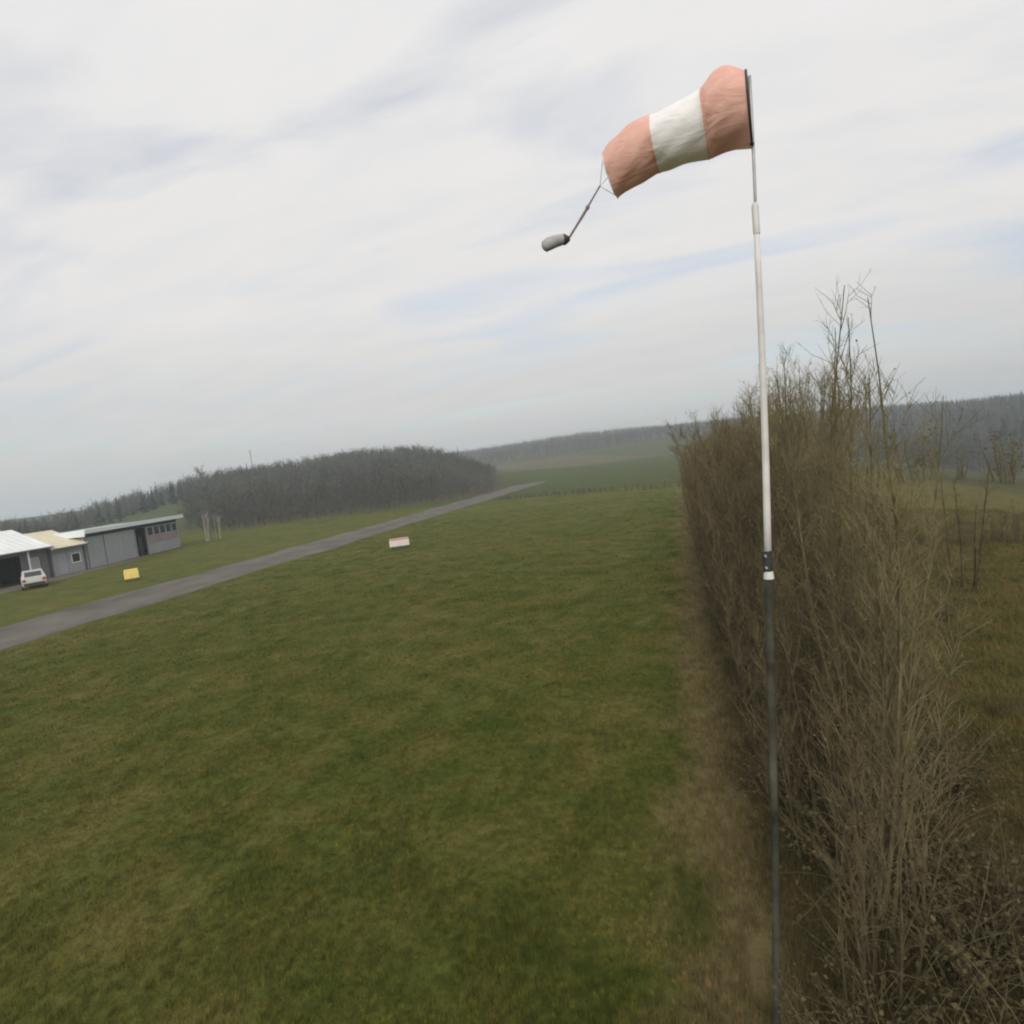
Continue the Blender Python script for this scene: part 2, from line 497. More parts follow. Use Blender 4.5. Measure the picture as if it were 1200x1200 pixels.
strip('apron', [(-57.0, -20), (-57.0, 30), (-57.2, 43.5), (-59.0, 52)], [(-53.2, -20), (-53.2, 30), (-54.4, 41), (-58.2, 52.2)], 0.008, M['gravel'], 'pale gravel apron in front of the sheds')

# ------------------------------------------------------------------ windsock and its pole
def at_depth(px, py, depth):
    c = np.array([(px - 600) / F_PX, -(py - 600) / F_PX, -1.0]) * depth
    return CM @ c + np.array([0, 0, CAM_H])
def at_y(px, py, yy):
    r = CM @ np.array([(px - 600) / F_PX, -(py - 600) / F_PX, -1.0])
    return np.array([0, 0, CAM_H]) + r * (yy / r[1])
PY = 5.52
p_base = np.array([0.375, PY, 0.0])
p_joint = at_y(899, 652, PY)
p_slv0, p_slv1 = at_y(887, 276, PY), at_y(884.5, 238, PY)
p_top = at_y(878.5, 92, PY)
pole = tag(empty('windsock_pole', p_base), 'tall thin leaning pole, white above and dark green below, carrying the windsock', 'pole')
def rel(o, *ps):
    return [np.array(p) - np.array(o.location) for p in ps]
def bend(a, b, off, n=7):
    return [a + (b - a) * t + np.array([off * math.sin(math.pi * t), 0, 0]) for t in np.linspace(0, 1, n)]
a, b = rel(pole, p_base - [0, 0, 0.25], p_joint)
MB().tube(bend(a, b, 0.02), [0.034] * 7, 14).build('lower_pole', M['green_pole'], pole, True)
a, b = rel(pole, p_joint - [0, 0, 0.12], p_slv0 + [0, 0, 0.05])
MB().tube(bend(a, b, 0.012), [0.031, 0.030, 0.029, 0.028, 0.027, 0.025, 0.024], 14).build('upper_pole', M['white_pole'], pole, True)
j = rel(pole, p_joint)[0]
cl = MB().tube([j + [0, 0, -0.13], j + [0, 0, -0.06], j + [0, 0, 0.05]], [0.040, 0.042, 0.040], 14).build('clamp', M['dark_metal'], pole)
MB().tube([j + [0, 0, -0.20], j + [0, 0, -0.132]], [0.044, 0.039], 14).build('collar', M['white_pole'], pole)
for dz in (-0.09, 0.015):
    MB().tube([j + [-0.02, -0.075, dz], j + [-0.02, -0.03, dz]], [0.010, 0.010], 6).build('bolt', M['steel'], cl)
a, b = rel(pole, p_slv0, p_slv1)
MB().tube([a, a + [0, 0, .02], b - [0, 0, .02], b], [0.022, 0.028, 0.028, 0.020], 12).build('sleeve', M['white_pole'], pole, True)
a, b = rel(pole, p_slv1 - [0, 0, 0.1], p_top + np.array([0, 0, 0.02]))
MB().tube(bend(a, b, 0.004), [0.0125] * 7, 10).build('swivel_rod', M['steel'], pole, True)

hoop_c = at_y(879, 129, PY)
DEP = float(-(CM.T @ (hoop_c - np.array([0, 0, CAM_H])))[2])
S_PX = DEP / F_PX
ws = tag(empty('windsock', hoop_c), 'faded orange and white windsock blowing out from the pole with a trailing cord', 'windsock')
# centre and half-width of the sock along its length, and how far each cross-section leans
stations = [(878, 129.5, 39, 5), (868, 127.5, 41.5, 5), (855, 128, 43, 5), (842, 133, 41.5, 6), (832, 141, 39, 7), (825, 146, 36.5, 7),
            (810, 152, 33.5, 7), (795, 158, 31.5, 8), (780, 164, 30.5, 8), (767, 168.5, 29.5, 8), (756, 174, 30.5, 10), (744, 181, 30.5, 14), (732, 190, 28.5, 16), (722, 198, 26.5, 17), (714.5, 207, 23.5, 17)]
ST = np.array(stations, float)
right_w, up_w, fwd_w = CM[:, 0], CM[:, 1], -CM[:, 2]
def sock_section(s):
    i = min(int(s), len(ST) - 2)
    f = s - i
    a, b = ST[i], ST[i + 1]
    # smooth interpolation between stations
    p0, p3 = ST[max(i - 1, 0)], ST[min(i + 2, len(ST) - 1)]
    q = 0.5 * (2 * a + (b - p0) * f + (2 * p0 - 5 * a + 4 * b - p3) * f * f + (3 * a - p0 - 3 * b + p3) * f ** 3)
    return q
NR = 72
def wrinkle(s, th):
    hang = max(0.0, s - 1) / 13
    w_ = 0.012 * math.sin(3 * th + 1.7 * s) + 0.016 * hang * math.sin(5 * th - 0.9 * s + 1) + 0.010 * math.sin(9 * th + 2.3 * s + 0.5)
    w_ += 0.035 * math.exp(-((s - 4.4) / 0.8) ** 2) * math.sin(4 * th + 0.8)
    w_ += 0.05 * math.exp(-((s - 9.2) / 0.9) ** 2) * math.sin(4 * th + 2.2)
    w_ += 0.04 * max(0, s - 11) / 3 * math.sin(6 * th + s)
    return 1 + w_
def ring(s, grow=0.0, narrow=1.0):
    px, py, r, tilt = sock_section(s)
    ax2 = np.array([-math.cos(R(tilt)), -math.sin(R(tilt))])
    dp_ = DEP + 0.60 * s / 14
    c = at_depth(px, py, dp_)
    r = r * dp_ / DEP
    ax = right_w * ax2[0] + up_w * ax2[1] + fwd_w * 0.46
    u = unit(right_w * -ax2[1] + up_w * ax2[0])
    v = unit(np.cross(ax, u))
    if np.dot(u, up_w) < 0:
        u = -u
    out = []
    for kk in range(NR):
        th = 2 * math.pi * kk / NR
        rr = (r * S_PX) * wrinkle(s, th) + grow
        # the cloth sags a little along its lower side
        sag = 1.0 + 0.03 * max(0, -math.sin(th)) * min(1, s / 6)
        out.append(c + u * rr * sag * math.sin(th) + v * rr * math.cos(th) * narrow - np.array(ws.location))
    return out
def band(name, s0, s1, m, step=0.18, grow=0.0, label=None):
    ss = np.linspace(s0, s1, max(2, int((s1 - s0) / step) + 1))
    vs, fs = [], []
    for s in ss:
        vs += ring(s, grow)
    for i in range(len(ss) - 1):
        for kk in range(NR):
            jn = (kk + 1) % NR
            fs.append((i * NR + kk, i * NR + jn, (i + 1) * NR + jn, (i + 1) * NR + kk))
    o = MB().add(vs, fs).build(name, m, ws, True)
    if label:
        o['label'] = label
    return o
SMAX = len(ST) - 1.001
b1 = band('cloth_band', 0.0, 5.0, M['salmon'], label='faded orange mouth band of the windsock')
b2 = band('cloth_band', 5.0, 9.0, M['white_cloth'], label='white middle band of the windsock')
b3 = band('cloth_band', 9.0, SMAX, M['salmon'], label='faded orange tail band of the windsock')
band('seam', 4.93, 5.07, M['white_cloth'], 0.05, 0.004)
band('seam', 8.93, 9.07, M['salmon'], 0.05, 0.004)
band('hem', SMAX - 0.22, SMAX, M['white_cloth'], 0.05, 0.005)
hr = ring(0.0, 0.004)
MB().tube(hr + [hr[0]], [0.010] * (NR + 1), 8, cap=False).build('hoop', M['dark_metal'], ws, True)
# the hoop's bracket to the swivel rod
c0 = np.zeros(3)
pt = p_top - np.array(ws.location)
MB().tube([c0 + up_w * 40 * S_PX * 0.99 + right_w * 0.0, pt + [0, 0, -0.01]], [0.010, 0.010], 6).build('bracket', M['dark_metal'], ws)
MB().tube([c0 - up_w * 40 * S_PX * 0.99, c0 - up_w * 40 * S_PX * 0.99 + right_w * 0.03], [0.012, 0.012], 6).build('bracket', M['dark_metal'], ws)
# bridle lines inside the tail, the trailing cord, the weight on its end
er = ring(SMAX)
kn = at_depth(703, 218, DEP + 0.62) - np.array(ws.location)
mb = MB()
for kk in (6, 30, 54):
    mb.tube([er[kk], kn], [0.0035, 0.0035], 5)
mb.build('bridle', M['white_cloth'], ws)
cord = [at_depth(x, y, DEP + 0.62) - np.array(ws.location) for x, y in ((703, 218), (696, 230), (689, 242), (684, 251), (676, 264), (668, 277), (664, 281))]
MB().tube(cord, [0.008, 0.008, 0.010, 0.014, 0.011, 0.011, 0.010], 8).build('tail_cord', M['rope'], ws, True)
kt = at_depth(688, 244, DEP + 0.62) - np.array(ws.location)
MB().tube([kt + up_w * .03 + right_w * .012, kt + up_w * .01 + right_w * .006, kt - up_w * .03 - right_w * .012], [.008, .021, .008], 8).build('knot', M['rope'], ws, True)
wp = [at_depth(x, y, DEP + 0.62) - np.array(ws.location) for x, y in ((667, 280), (664, 280.5), (658, 281), (650, 283), (643, 286), (638, 289), (636, 290))]
tw = MB().tube(wp, [0.014, 0.036, 0.050, 0.056, 0.058, 0.052, 0.024], 12).build('tail_weight', M['grey_weight'], ws, True)
tw.data.materials[0] = M['grey_weight']
MB().tube([wp[0] + right_w * .006, wp[1] - right_w * 0.002, wp[2] + right_w * 0.02], [0.018, 0.042, 0.053], 12).build('cap', M['dark_metal'], tw, True)

# ------------------------------------------------------------------ bare trees
def perp(d, ang, tilt, r):
    a = unit(np.cross(d, [0.3, 0.9, 0.1]))
    b = np.cross(d, a)
    return unit(d * math.cos(tilt) + (a * math.cos(ang) + b * math.sin(ang)) * math.sin(tilt))
def path(p, d, ln, nseg, wob, lift, r):
    pts = [np.array(p, float)]
    d = np.array(d, float)
    for i in range(nseg):
        d = unit(d + np.array([r.gauss(0, wob), r.gauss(0, wob), r.gauss(0, wob) + lift]))
        pts.append(pts[-1] + d * ln / nseg)
    return pts
def along(pts, t):
    f = t * (len(pts) - 1)
    i = min(int(f), len(pts) - 2)
    return pts[i] + (pts[i + 1] - pts[i]) * (f - i), unit(pts[i + 1] - pts[i])
def make_bush(seed, height, stems, spread, l1, l2, leaf, mt, r0=0.03, tilt1=0.5, start=0.12, lean=0.04, leafsize=0.04, l3=2, straight=False):
    """upright many-stemmed bare shrub: returns (trunk mesh, crown mesh)"""
    r = random.Random(seed)
    tb, cb = MB(), MB()
    def leafquad(p):
        s = leafsize * r.uniform(0.6, 1.3)
        a = unit([r.gauss(0, 1), r.gauss(0, 1), r.gauss(0, 0.6)])
        b = unit(np.cross(a, [r.gauss(0, 1), r.gauss(0, 1), r.gauss(0, 1)]))
        cb.add([p, p + a * s * .5 + b * s * .32, p + a * s, p + a * s * .5 - b * s * .32], [(0, 1, 2, 3)], 1)
    for s in range(stems):
        ang = r.uniform(0, 6.28)
        rad = spread * math.sqrt(r.random())
        p = np.array([rad * 0.5 * math.cos(ang), rad * 0.5 * math.sin(ang), -0.08])
        h = height * (r.uniform(0.62, 1.0) if s else 1.0)
        d = unit([math.cos(ang) * rad * 0.16 + lean, math.sin(ang) * rad * 0.16, 1])
        pts = path(p, d, h, 9, 0.035, 0.03, r)
        rr = r0 * (0.55 + 0.45 * h / height)
        tb.tube(pts, [rr * (1 - 0.86 * i / 9) for i in range(10)], 5, cap=False)
        for _ in range(int(l1 * r.uniform(0.8, 1.2))):
            tpos = start + (0.97 - start) * r.random() ** 0.85
            q, dd = along(pts, tpos)
            ln = (0.35 + 0.9 * (1 - tpos)) * r.uniform(0.5, 1.1) * height / 5.5
            d1 = perp(dd, r.uniform(0, 6.28), r.uniform(0.55, 1.3) * tilt1, r)
            p1 = path(q, d1, ln, 4, 0.07, 0.10, r)
            ra = min(rr * 0.4, 0.012) * (1.05 - tpos * 0.5)
            cb.tube(p1, [ra, ra * .8, ra * .6, ra * .42, ra * .2], 3, 0, False)
            for _ in range(l2):
                t2 = r.uniform(0.1, 1.0)
                q2, dd2 = along(p1, t2)
                d2 = perp(dd2, r.uniform(0, 6.28), r.uniform(0.4, 0.95), r)
                ln2 = r.uniform(0.14, 0.42) * (0.7 + 0.5 * (1 - t2)) * height / 5.5
                p2 = path(q2, d2, ln2, 2, 0.12, 0.10, r)
                cb.tube(p2, [ra * .5, ra * .38, ra * .2], 3, 0, False)
                for _ in range(l3):
                    q3, dd3 = along(p2, r.uniform(0.1, 0.95))
                    d3 = perp(dd3, r.uniform(0, 6.28), r.uniform(0.4, 0.9), r)
                    e3 = q3 + d3 * r.uniform(0.05, 0.16)
                    sd_ = unit(np.cross(d3, [r.gauss(0, 1), r.gauss(0, 1), r.gauss(0, 1)])) * max(ra * .35, 0.0022)
                    cb.add([q3 - sd_, q3 + sd_, e3], [(0, 1, 2)], 0)
                if r.random() < leaf:
                    leafquad(p2[-1])
                    if r.random() < leaf:
                        leafquad(p2[1])
    if straight:                                     # plumb the leading stem
        tp_ = max(tb.v, key=lambda v: v[2])
        kx, ky = tp_[0] / tp_[2] - 0.03, tp_[1] / tp_[2]
        for b_ in (tb, cb):
            b_.v = [(v[0] - kx * v[2], v[1] - ky * v[2], v[2]) for v in b_.v]
    return tb.mesh('trunk', M[mt[0]], True), cb.mesh('crown', [M[mt[1]], M[mt[2]]])
BROWN = ('bark_brown', 'twig_brown', 'dead_leaf')
OLIVE = ('bark_olive', 'twig_olive', 'bud')
def thing_tree(name, meshes, loc, rz, s, label, cat, group=None, sz=None):
    o = empty(name, loc, rz)
    o.scale = (s, s, sz or s)
    link('trunk', meshes[0], o)
    link('crown', meshes[1], o)
    return tag(o, label, cat, group)
br = [make_bush(100 + i, 5.6, 9, 1.1, 20, 5, 0.40, BROWN, r0=0.024, lean=0.03, start=0.05) for i in range(4)]
ol = [make_bush(200 + i, 6.2, 8, 1.0, 20, 5, 0.30, OLIVE, r0=0.028, lean=0.045, start=0.06) for i in range(4)]
tall = [make_bush(300 + i, 7.6, 4, 0.22, 26, 5, 0.22, OLIVE, r0=0.036, lean=0.05, start=0.05, tilt1=0.42, straight=True) for i in range(3)]
hr_ = random.Random(5)
for row, (x0, kind) in enumerate(((1.22, 0), (1.90, 0), (2.55, 1), (3.1, 1))):
    y = 6.2 + 0.3 * row
    while y < 62:
        near = y < 13
        if (row == 3 and y < 15) or (row == 2 and y < 9.5) or (row == 1 and y < 9.0):
            y += 1.0
            continue
        x = x0 + hr_.uniform(-0.22, 0.22) + (0.12 if near and kind == 0 else 0)
        src = (br, ol)[kind][hr_.randrange(4)]
        s = hr_.uniform(0.9, 1.12) * float(np.interp(y, [6, 10, 13, 17, 26, 40, 62], [0.74, 0.84, 1.0, 1.2, 1.17, 1.02, 1.0]))
        if kind == 0:
            thing_tree('hedge_shrub', src, (x, y, 0), hr_.uniform(-0.6, 0.6), s, 'reddish brown leafless shrub in the tall hedge, on the mown grass side', 'shrub', 'brown shrubs of the tall hedge')
        else:
            thing_tree('hedge_sapling', src, (x, y, 0), hr_.uniform(-0.6, 0.6), s, 'olive grey leafless sapling in the tall hedge, on the rough field side', 'sapling', 'olive saplings of the tall hedge')
        y += hr_.uniform(0.9, 1.5) * (1.45 if y < 12 else 1.1 if y < 25 else 1.3)
for i, (x, y, s, lab) in enumerate([(1.85, 7.3, 0.97, 'tall bare sapling with thick olive stem rising highest from the hedge beside the pole'),
                                    (2.10, 9.0, 1.04, 'slender tall bare sapling standing just behind the thick stemmed one in the hedge'),
                                    (2.02, 8.2, 0.97, 'open branched bare sapling on the field side of the hedge, twigs spread wide'),
                                    (2.55, 10.6, 1.0, 'thin forked sapling reaching above the brown hedge shrubs'),
                                    (2.22, 7.5, 0.86, 'lower thin sapling leaning out on the field side of the hedge'),
                                    (3.05, 12.2, 0.96, 'straight bare sapling at the field edge behind the forked one')]):
    thing_tree('tall_sapling', tall[i % 3], (x, y, 0), 0.5 * i, s, lab, 'sapling')

# brambles and dead growth at the hedge's foot and in the rough beyond
def make_bramble(seed, r_, h_, canes, leaves):
    r = random.Random(seed)
    cb, lb = MB(), MB()
    for _ in range(canes):
        a = r.uniform(0, 6.28)
        p = np.array([r.uniform(-.3, .3) * r_, r.uniform(-.3, .3) * r_, -0.03])
        d = unit([math.cos(a) * .5, math.sin(a) * .5, 1])
        pts = path(p, d, h_ * r.uniform(1.0, 1.9), 7, 0.10, -0.14, r)
        cb.tube(pts, [.008 * (1 - .8 * i / 7) for i in range(8)], 4, 0, False)
        for _ in range(leaves):
            q, dd = along(pts, r.uniform(0.1, 1))
            q = q + np.array([r.gauss(0, .06), r.gauss(0, .06), r.gauss(0, .05)])
            s = r.uniform(.03, .075)
            u = unit([r.gauss(0, 1), r.gauss(0, 1), r.gauss(0, .5)])
            v = unit(np.cross(u, [r.gauss(0, 1), r.gauss(0, 1), r.gauss(0, 1) + 1]))
            lb.add([q, q + u * s * .5 + v * s * .36, q + u * s, q + u * s * .5 - v * s * .36], [(0, 1, 2, 3)])
    return cb.mesh('cane', M['twig_brown']), lb.mesh('leaf_mass', M['bramble_leaf'])
bram = [make_bramble(400 + i, 0.8, 0.9, 34, 16) for i in range(3)]
for i in range(54):
    if i < 34:
        x, y = hr_.uniform(0.9, 3.4), 4.6 + 22 * hr_.random() ** 1.5
    else:
        x, y = hr_.uniform(2.6, 7.0), 5.2 + 14 * hr_.random() ** 1.3
        if x > 0.55 * y + 1.2:
            x = 0.5 * y + 0.8
    o = empty('bramble_bush', (x, y, 0), hr_.uniform(0, 6.28), hr_.uniform(0.6, 1.15))
    a, b = bram[i % 3]
    link('canes', a, o)
    link('foliage', b, o)
    tag(o, *(('low tangled bramble bush at the foot of the tall hedge', 'bramble', 'brambles under the tall hedge') if i < 34 else
             ('low tangled bramble bush in the rough ground beyond the hedge', 'bramble', 'brambles in the rough field')))

# single bare trees and bushes in the field to the right
fieldtree = [make_bush(500 + i, 4.2, 5, 1.0, 16, 6, 0.35, BROWN, r0=0.05, tilt1=0.75, start=0.25) for i in range(2)]
def gz(x, y):
    return float(terrain(np.array([x]), np.array([y]))[0])
thing_tree('field_tree', fieldtree[0], (8.6, 22.6, gz(8.6, 22.6)), 0.3, 1.02, 'small dark bare tree standing alone in the rough field', 'tree')
thing_tree('field_tree', fieldtree[1], (7.9, 27.5, gz(7.9, 27.5)), 1.3, 0.72, 'stunted bare tree close behind the tall hedge in the field', 'tree')
for i in range(30):
    x = 7.5 + i * 0.62 + hr_.uniform(-.2, .2)
    y = 31.0 + hr_.uniform(-.6, .6) - i * 0.16
    thing_tree('field_hedge_bush', br[i % 4], (x, y, gz(x, y)), hr_.uniform(0, 6), hr_.uniform(0.42, 0.60), 'low dark bush in the hedge line crossing the rough field', 'bush', 'bushes of the low field hedge', 0.26 + 0.12 * hr_.random())
# tree belt down in the valley
belt = [make_bush(520 + i, 5.0, 6, 1.6, 9, 4, 0.5, ('bark_olive', 'twig_olive', 'bramble_leaf'), r0=0.09, tilt1=0.9, start=0.12, leafsize=0.22, l3=1) for i in range(3)]
for i in range(34):
    x = 20 + i * 1.75 + hr_.uniform(-1.2, 1.2)
    y = 66 + hr_.uniform(-5, 5) + 0.35 * i
    thing_tree('belt_tree', belt[i % 3], (x, y, gz(x, y) - 0.05), hr_.uniform(0, 6), hr_.uniform(0.7, 1.25), 'dull green bushy tree in the belt across the valley field', 'tree', 'trees of the valley belt')
# low hedge at the far end of the mown strip
for i in range(34):
    x = -27 + i * 0.85 + hr_.uniform(-.2, .2)
    y = 86.5 - i * 0.26 + hr_.uniform(-.4, .4)
    thing_tree('boundary_bush', br[i % 4], (x, y, 0), hr_.uniform(0, 6), hr_.uniform(0.42, 0.6), 'low bare bush in the hedge ending the mown airfield', 'bush', 'bushes of the far boundary hedge', hr_.uniform(0.13, 0.19))

# ------------------------------------------------------------------ woods
def proto_bare(seed, nb, trunk=True):
    """a 1 m tall bare tree as loose slim triangles"""
    r = random.Random(seed)
    T = []
    def blade(p, q, wd):
        d = q - p
        s = unit(np.cross(d, [r.gauss(0, 1), r.gauss(0, 1), r.gauss(0, .3)])) * wd
        T.append([p - s, p + s, q])
    b = np.zeros(3)
    for ang in (0, 1.6):
        s = np.array([math.cos(ang), math.sin(ang), 0]) * 0.010
        T.append([b - s, b + s, np.array([0.01, 0, 0.85])])
    for _ in range(nb):
        z0 = r.uniform(0.05, 0.72)
        p = np.array([0, 0, z0])
        a = r.uniform(0, 6.28)
        sp_ = r.uniform(0.12, 0.40) * (1.15 - 0.7 * z0)
        q = np.array([math.cos(a) * sp_, math.sin(a) * sp_, min(1.0, z0 + r.uniform(0.15, 0.38))])
        blade(p, q, 0.007)
        for _ in range(4):
            f = r.uniform(0.3, 1)
            p2 = p + (q - p) * f
            q2 = p2 + np.array([r.gauss(0, .07), r.gauss(0, .07), abs(r.gauss(0.06, .06))])
            blade(p2, q2, 0.006)
    return np.array(T)
def proto_conifer(seed, nb):
    r = random.Random(seed)
    T = []
    for i in range(nb):
        z0 = 0.08 + 0.9 * i / nb
        a = r.uniform(0, 6.28)
        rad = 0.20 * (1.03 - z0) * r.uniform(0.6, 1.15)
        d = np.array([math.cos(a), math.sin(a), 0])
        s = np.array([-math.sin(a), math.cos(a), 0]) * rad * 0.55
        tip = d * rad + [0, 0, z0 - 0.05]
        T.append([np.array([0, 0, z0 + 0.06]), tip + s, tip - s])
    T.append([np.array([-.015, 0, 0]), np.array([.015, 0, 0]), np.array([0, 0, 1.0])])
    return np.array(T)
def scatter(protos, xy, hs, name, mats, label, mat_ix=0, base=None):
    out = []
    z = terrain(xy[:, 0], xy[:, 1]) if base is None else base
    pick = rng.integers(0, len(protos), len(xy))
    for i, P in enumerate(protos):
        kx = np.where(pick == i)[0]
        if not len(kx):
            continue
        a = rng.uniform(0, 6.28, len(kx))
        c, s = np.cos(a)[:, None, None], np.sin(a)[:, None, None]
        h = hs[kx][:, None, None]
        wd = h * rng.uniform(0.85, 1.3, len(kx))[:, None, None]
        Q = np.empty((len(kx), *P.shape))
        Q[..., 0] = (P[None, ..., 0] * c - P[None, ..., 1] * s) * wd + xy[kx, 0][:, None, None]
        Q[..., 1] = (P[None, ..., 0] * s + P[None, ..., 1] * c) * wd + xy[kx, 1][:, None, None]
        Q[..., 2] = P[None, ..., 2] * h + (z[kx] - 0.1)[:, None, None]
        out.append(Q.reshape(-1, 3, 3))
    o = link(name, tri_mesh(name, np.concatenate(out), mats))
    return tag(o, label, None, None, 'stuff')
def in_ridge(P, az0, az1, r0, r1, n, dmax):
    """points of woodland on a hill between two bearings"""
    az = rng.uniform(R(az0), R(az1), n)
    rr = np.sqrt(rng.uniform(r0 * r0, r1 * r1, n))
    x, y = np.sin(az) * rr, np.cos(az) * rr
    s, h, d = ridge_s(P, x, y)
    return np.stack([x, y], -1)[d < dmax]
pb = [proto_bare(600 + i, 22) for i in range(6)]
pbs = [proto_bare(640 + i, 9) for i in range(5)]
pc = [proto_conifer(680 + i, 46) for i in range(3)]
q = in_ridge(RIDGE_A, -62, -17.5, 112, 300, 3600, 146)
hq = np.degrees(np.arctan2(q[:, 0], q[:, 1]))
hq = np.interp(hq, [-62, -24, -20, -17.5], [1, 1, 0.7, 0.35])
_, _, dq = ridge_s(RIDGE_A, q[:, 0], q[:, 1])
aq = np.degrees(np.arctan2(q[:, 0], q[:, 1]))
kq = (aq > -43.5 + 2 * np.sin(q[:, 1] / 9)) | (dq < 22)
q, hq = q[kq], hq[kq]
scatter(pb, q, rng.triangular(3.6, 7.2, 9.0, len(q)) * hq, 'hill_wood', M['far_twig'], 'grey brown leafless wood covering the hill behind the sheds')
q = in_ridge(RIDGE_A, -60, -24, 225, 300, 260, 60)
scatter(pc, q, rng.uniform(5.5, 8.0, len(q)), 'hill_conifers', M['conifer'], 'dark conifers along the crest of the hill behind the sheds')
q = in_ridge(RIDGE_B, -30, 6, 390, 760, 6000, 260)
scatter(pbs, q, rng.uniform(7, 10.5, len(q)), 'far_wood', M['far_twig'], 'blue grey wood along the distant ridge at the end of the airstrip')
q = in_ridge(RIDGE_C, 3, 45, 160, 560, 8500, 360)
scatter(pbs, q, rng.uniform(6.5, 10, len(q)), 'valley_wood', M['far_twig'], 'dull grey green wood on the hillside across the valley')
q = in_ridge(RIDGE_C, 3, 45, 230, 560, 3000, 290)
scatter(pc, q, rng.uniform(6.5, 9.5, len(q)), 'valley_conifers', M['conifer'], 'dark conifers among the bare wood across the valley')

q = in_ridge(RIDGE_A, -44, -18, 98, 230, 2400, 165)
scatter(pbs, q, rng.uniform(1.4, 3.8, len(q)), 'wood_undergrowth', M['far_twig'], 'grey brown undergrowth of the hillside wood')
# trees at the front of the wood, one by one
def split_tree(P, nt_=2):
    return tri_mesh('trunk', P[:nt_], M['far_bark']), tri_mesh('crown', P[nt_:], M['far_twig'])
edge = [split_tree(proto_bare(700 + i, 34)) for i in range(4)]
for i in range(46):
    az = -45 + 21.5 * (i + hr_.uniform(-.4, .4)) / 45
    d = hr_.uniform(97, 118) + 8 * (i % 2)
    x, y = polar(az, d)
    thing_tree('edge_tree', edge[i % 4], (x, y, gz(x, y) - .05), hr_.uniform(0, 6), hr_.uniform(3.4, 7.0), 'slim bare tree along the front edge of the hillside wood', 'tree', 'trees at the front of the hillside wood')
for i in range(16):
    az = -59.5 + 7.0 * i / 15
    d = hr_.uniform(112, 130)
    x, y = polar(az, d)
    thing_tree('shed_tree', edge[i % 4], (x, y, gz(x, y) - .05), hr_.uniform(0, 6), hr_.uniform(4.2, 5.8), 'bare tree in the belt showing above the white shed roof', 'tree', 'trees behind the sheds')
con = tri_mesh('trunk', proto_conifer(720, 60)[-1:], M['far_bark']), tri_mesh('crown', proto_conifer(720, 60)[:-1], M['conifer'])
for az, d, h, lab in ((-39.9, 235, 9.0, 'dark pointed conifer breaking the hill crest beside the thin mast'),
                      (-24.6, 262, 9.0, 'dark narrow conifer at the end of the hill crest'),
                      (-25.4, 262, 7.2, 'shorter dark conifer beside the narrow one ending the hill crest'),
                      (-20.9, 268, 11.0, 'lone dark conifer where the hill drops to the fields')):
    x, y = polar(az, d)
    thing_tree('conifer', con, (x, y, gz(x, y) - .1), 0, h * 0.62, lab, 'conifer', None, h)
x, y = polar(-43.6, 262)
big = split_tree(proto_bare(730, 60))
thing_tree('round_tree', big, (x, y, gz(x, y) - .1), 0, 11.5, 'broad bare tree rising above the hill crest over the hangar', 'tree', None, 11.0)
x, y = polar(-39.45, 230)
mast = tag(empty('radio_mast', (x, y, gz(x, y) - 0.2)), 'thin mast standing above the trees on the hill crest', 'mast')
MB().tube([(0, 0, 0), (0, 0, 13.5)], [0.13, 0.07], 6).build('shaft', M['dark_metal'], mast)
MB().tube([(-.6, 0, 12.6), (.6, 0, 12.6)], [0.05, 0.05], 5).tube([(0, -.5, 11.6), (0, .5, 11.6)], [0.05, 0.05], 5).build('aerial', M['dark_metal'], mast)
bi = []
def make_birch(seed):
    r = random.Random(seed)
    tb, cb = MB(), MB()
    for s in range(7):
        a = r.uniform(0, 6.28)
        pts = path([.28 * math.cos(a), .28 * math.sin(a), -.05], unit([.10 * math.cos(a), .10 * math.sin(a), 1]), r.uniform(2.8, 3.9), 6, .03, .02, r)
        tb.tube(pts, [.065 * (1 - .8 * i / 6) for i in range(7)], 6, cap=False)
        for _ in range(14):
            q, dd = along(pts, r.uniform(.3, 1))
            p1 = path(q, perp(dd, r.uniform(0, 6.28), r.uniform(.35, .7), r), r.uniform(.4, .9), 2, .08, .05, r)
            cb.tube(p1, [.022, .015, .006], 3, 0, False)
    return tb.mesh('trunk', M['birch_bark']), cb.mesh('crown', M['birch_twig'])
thing_tree('birch', make_birch(1), (-60.2, 62.6, 0), 0, 1.0, 'pale multi-stemmed birch at the end of the hangar', 'birch')
thing_tree('birch', make_birch(2), (-60.0, 64.4, 0), 0, 0.86, 'shorter pale birch standing on the wood side of the hangar birch', 'birch')

# ------------------------------------------------------------------ hangar: local +Y runs along its front, -X goes back
hang = tag(empty('hangar', (-57.7, 44.4, 0), R(10.5)), 'long grey hangar with pale blue roof edge and one dark open bay', 'hangar')
LH, DH, HH = 14.2, 9.0, 3.72
MB().box(-DH, -DH + .15, 0, LH, 0, HH).build('back_wall', M['wall_grey'], hang)
for y in (0, LH - .15):
    MB().box(-DH + .152, -.02, y, y + .15, 0, HH - .002).build('end_wall', M['wall_grey'], hang)
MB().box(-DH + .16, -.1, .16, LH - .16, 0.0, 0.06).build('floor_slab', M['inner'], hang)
rf = MB()
rf.add([(-DH - .4, -.4, HH - .25), (.55, -.4, HH + .02), (.55, LH + .4, HH + .02), (-DH - .4, LH + .4, HH - .25),
        (-DH - .4, -.4, HH - .10), (.55, -.4, HH + .17), (.55, LH + .4, HH + .17), (-DH - .4, LH + .4, HH - .10)],
       [(3, 2, 1, 0), (4, 5, 6, 7), (0, 1, 5, 4), (1, 2, 6, 5), (2, 3, 7, 6), (3, 0, 4, 7)])
roof = rf.build('roof', M['roof_white'], hang)
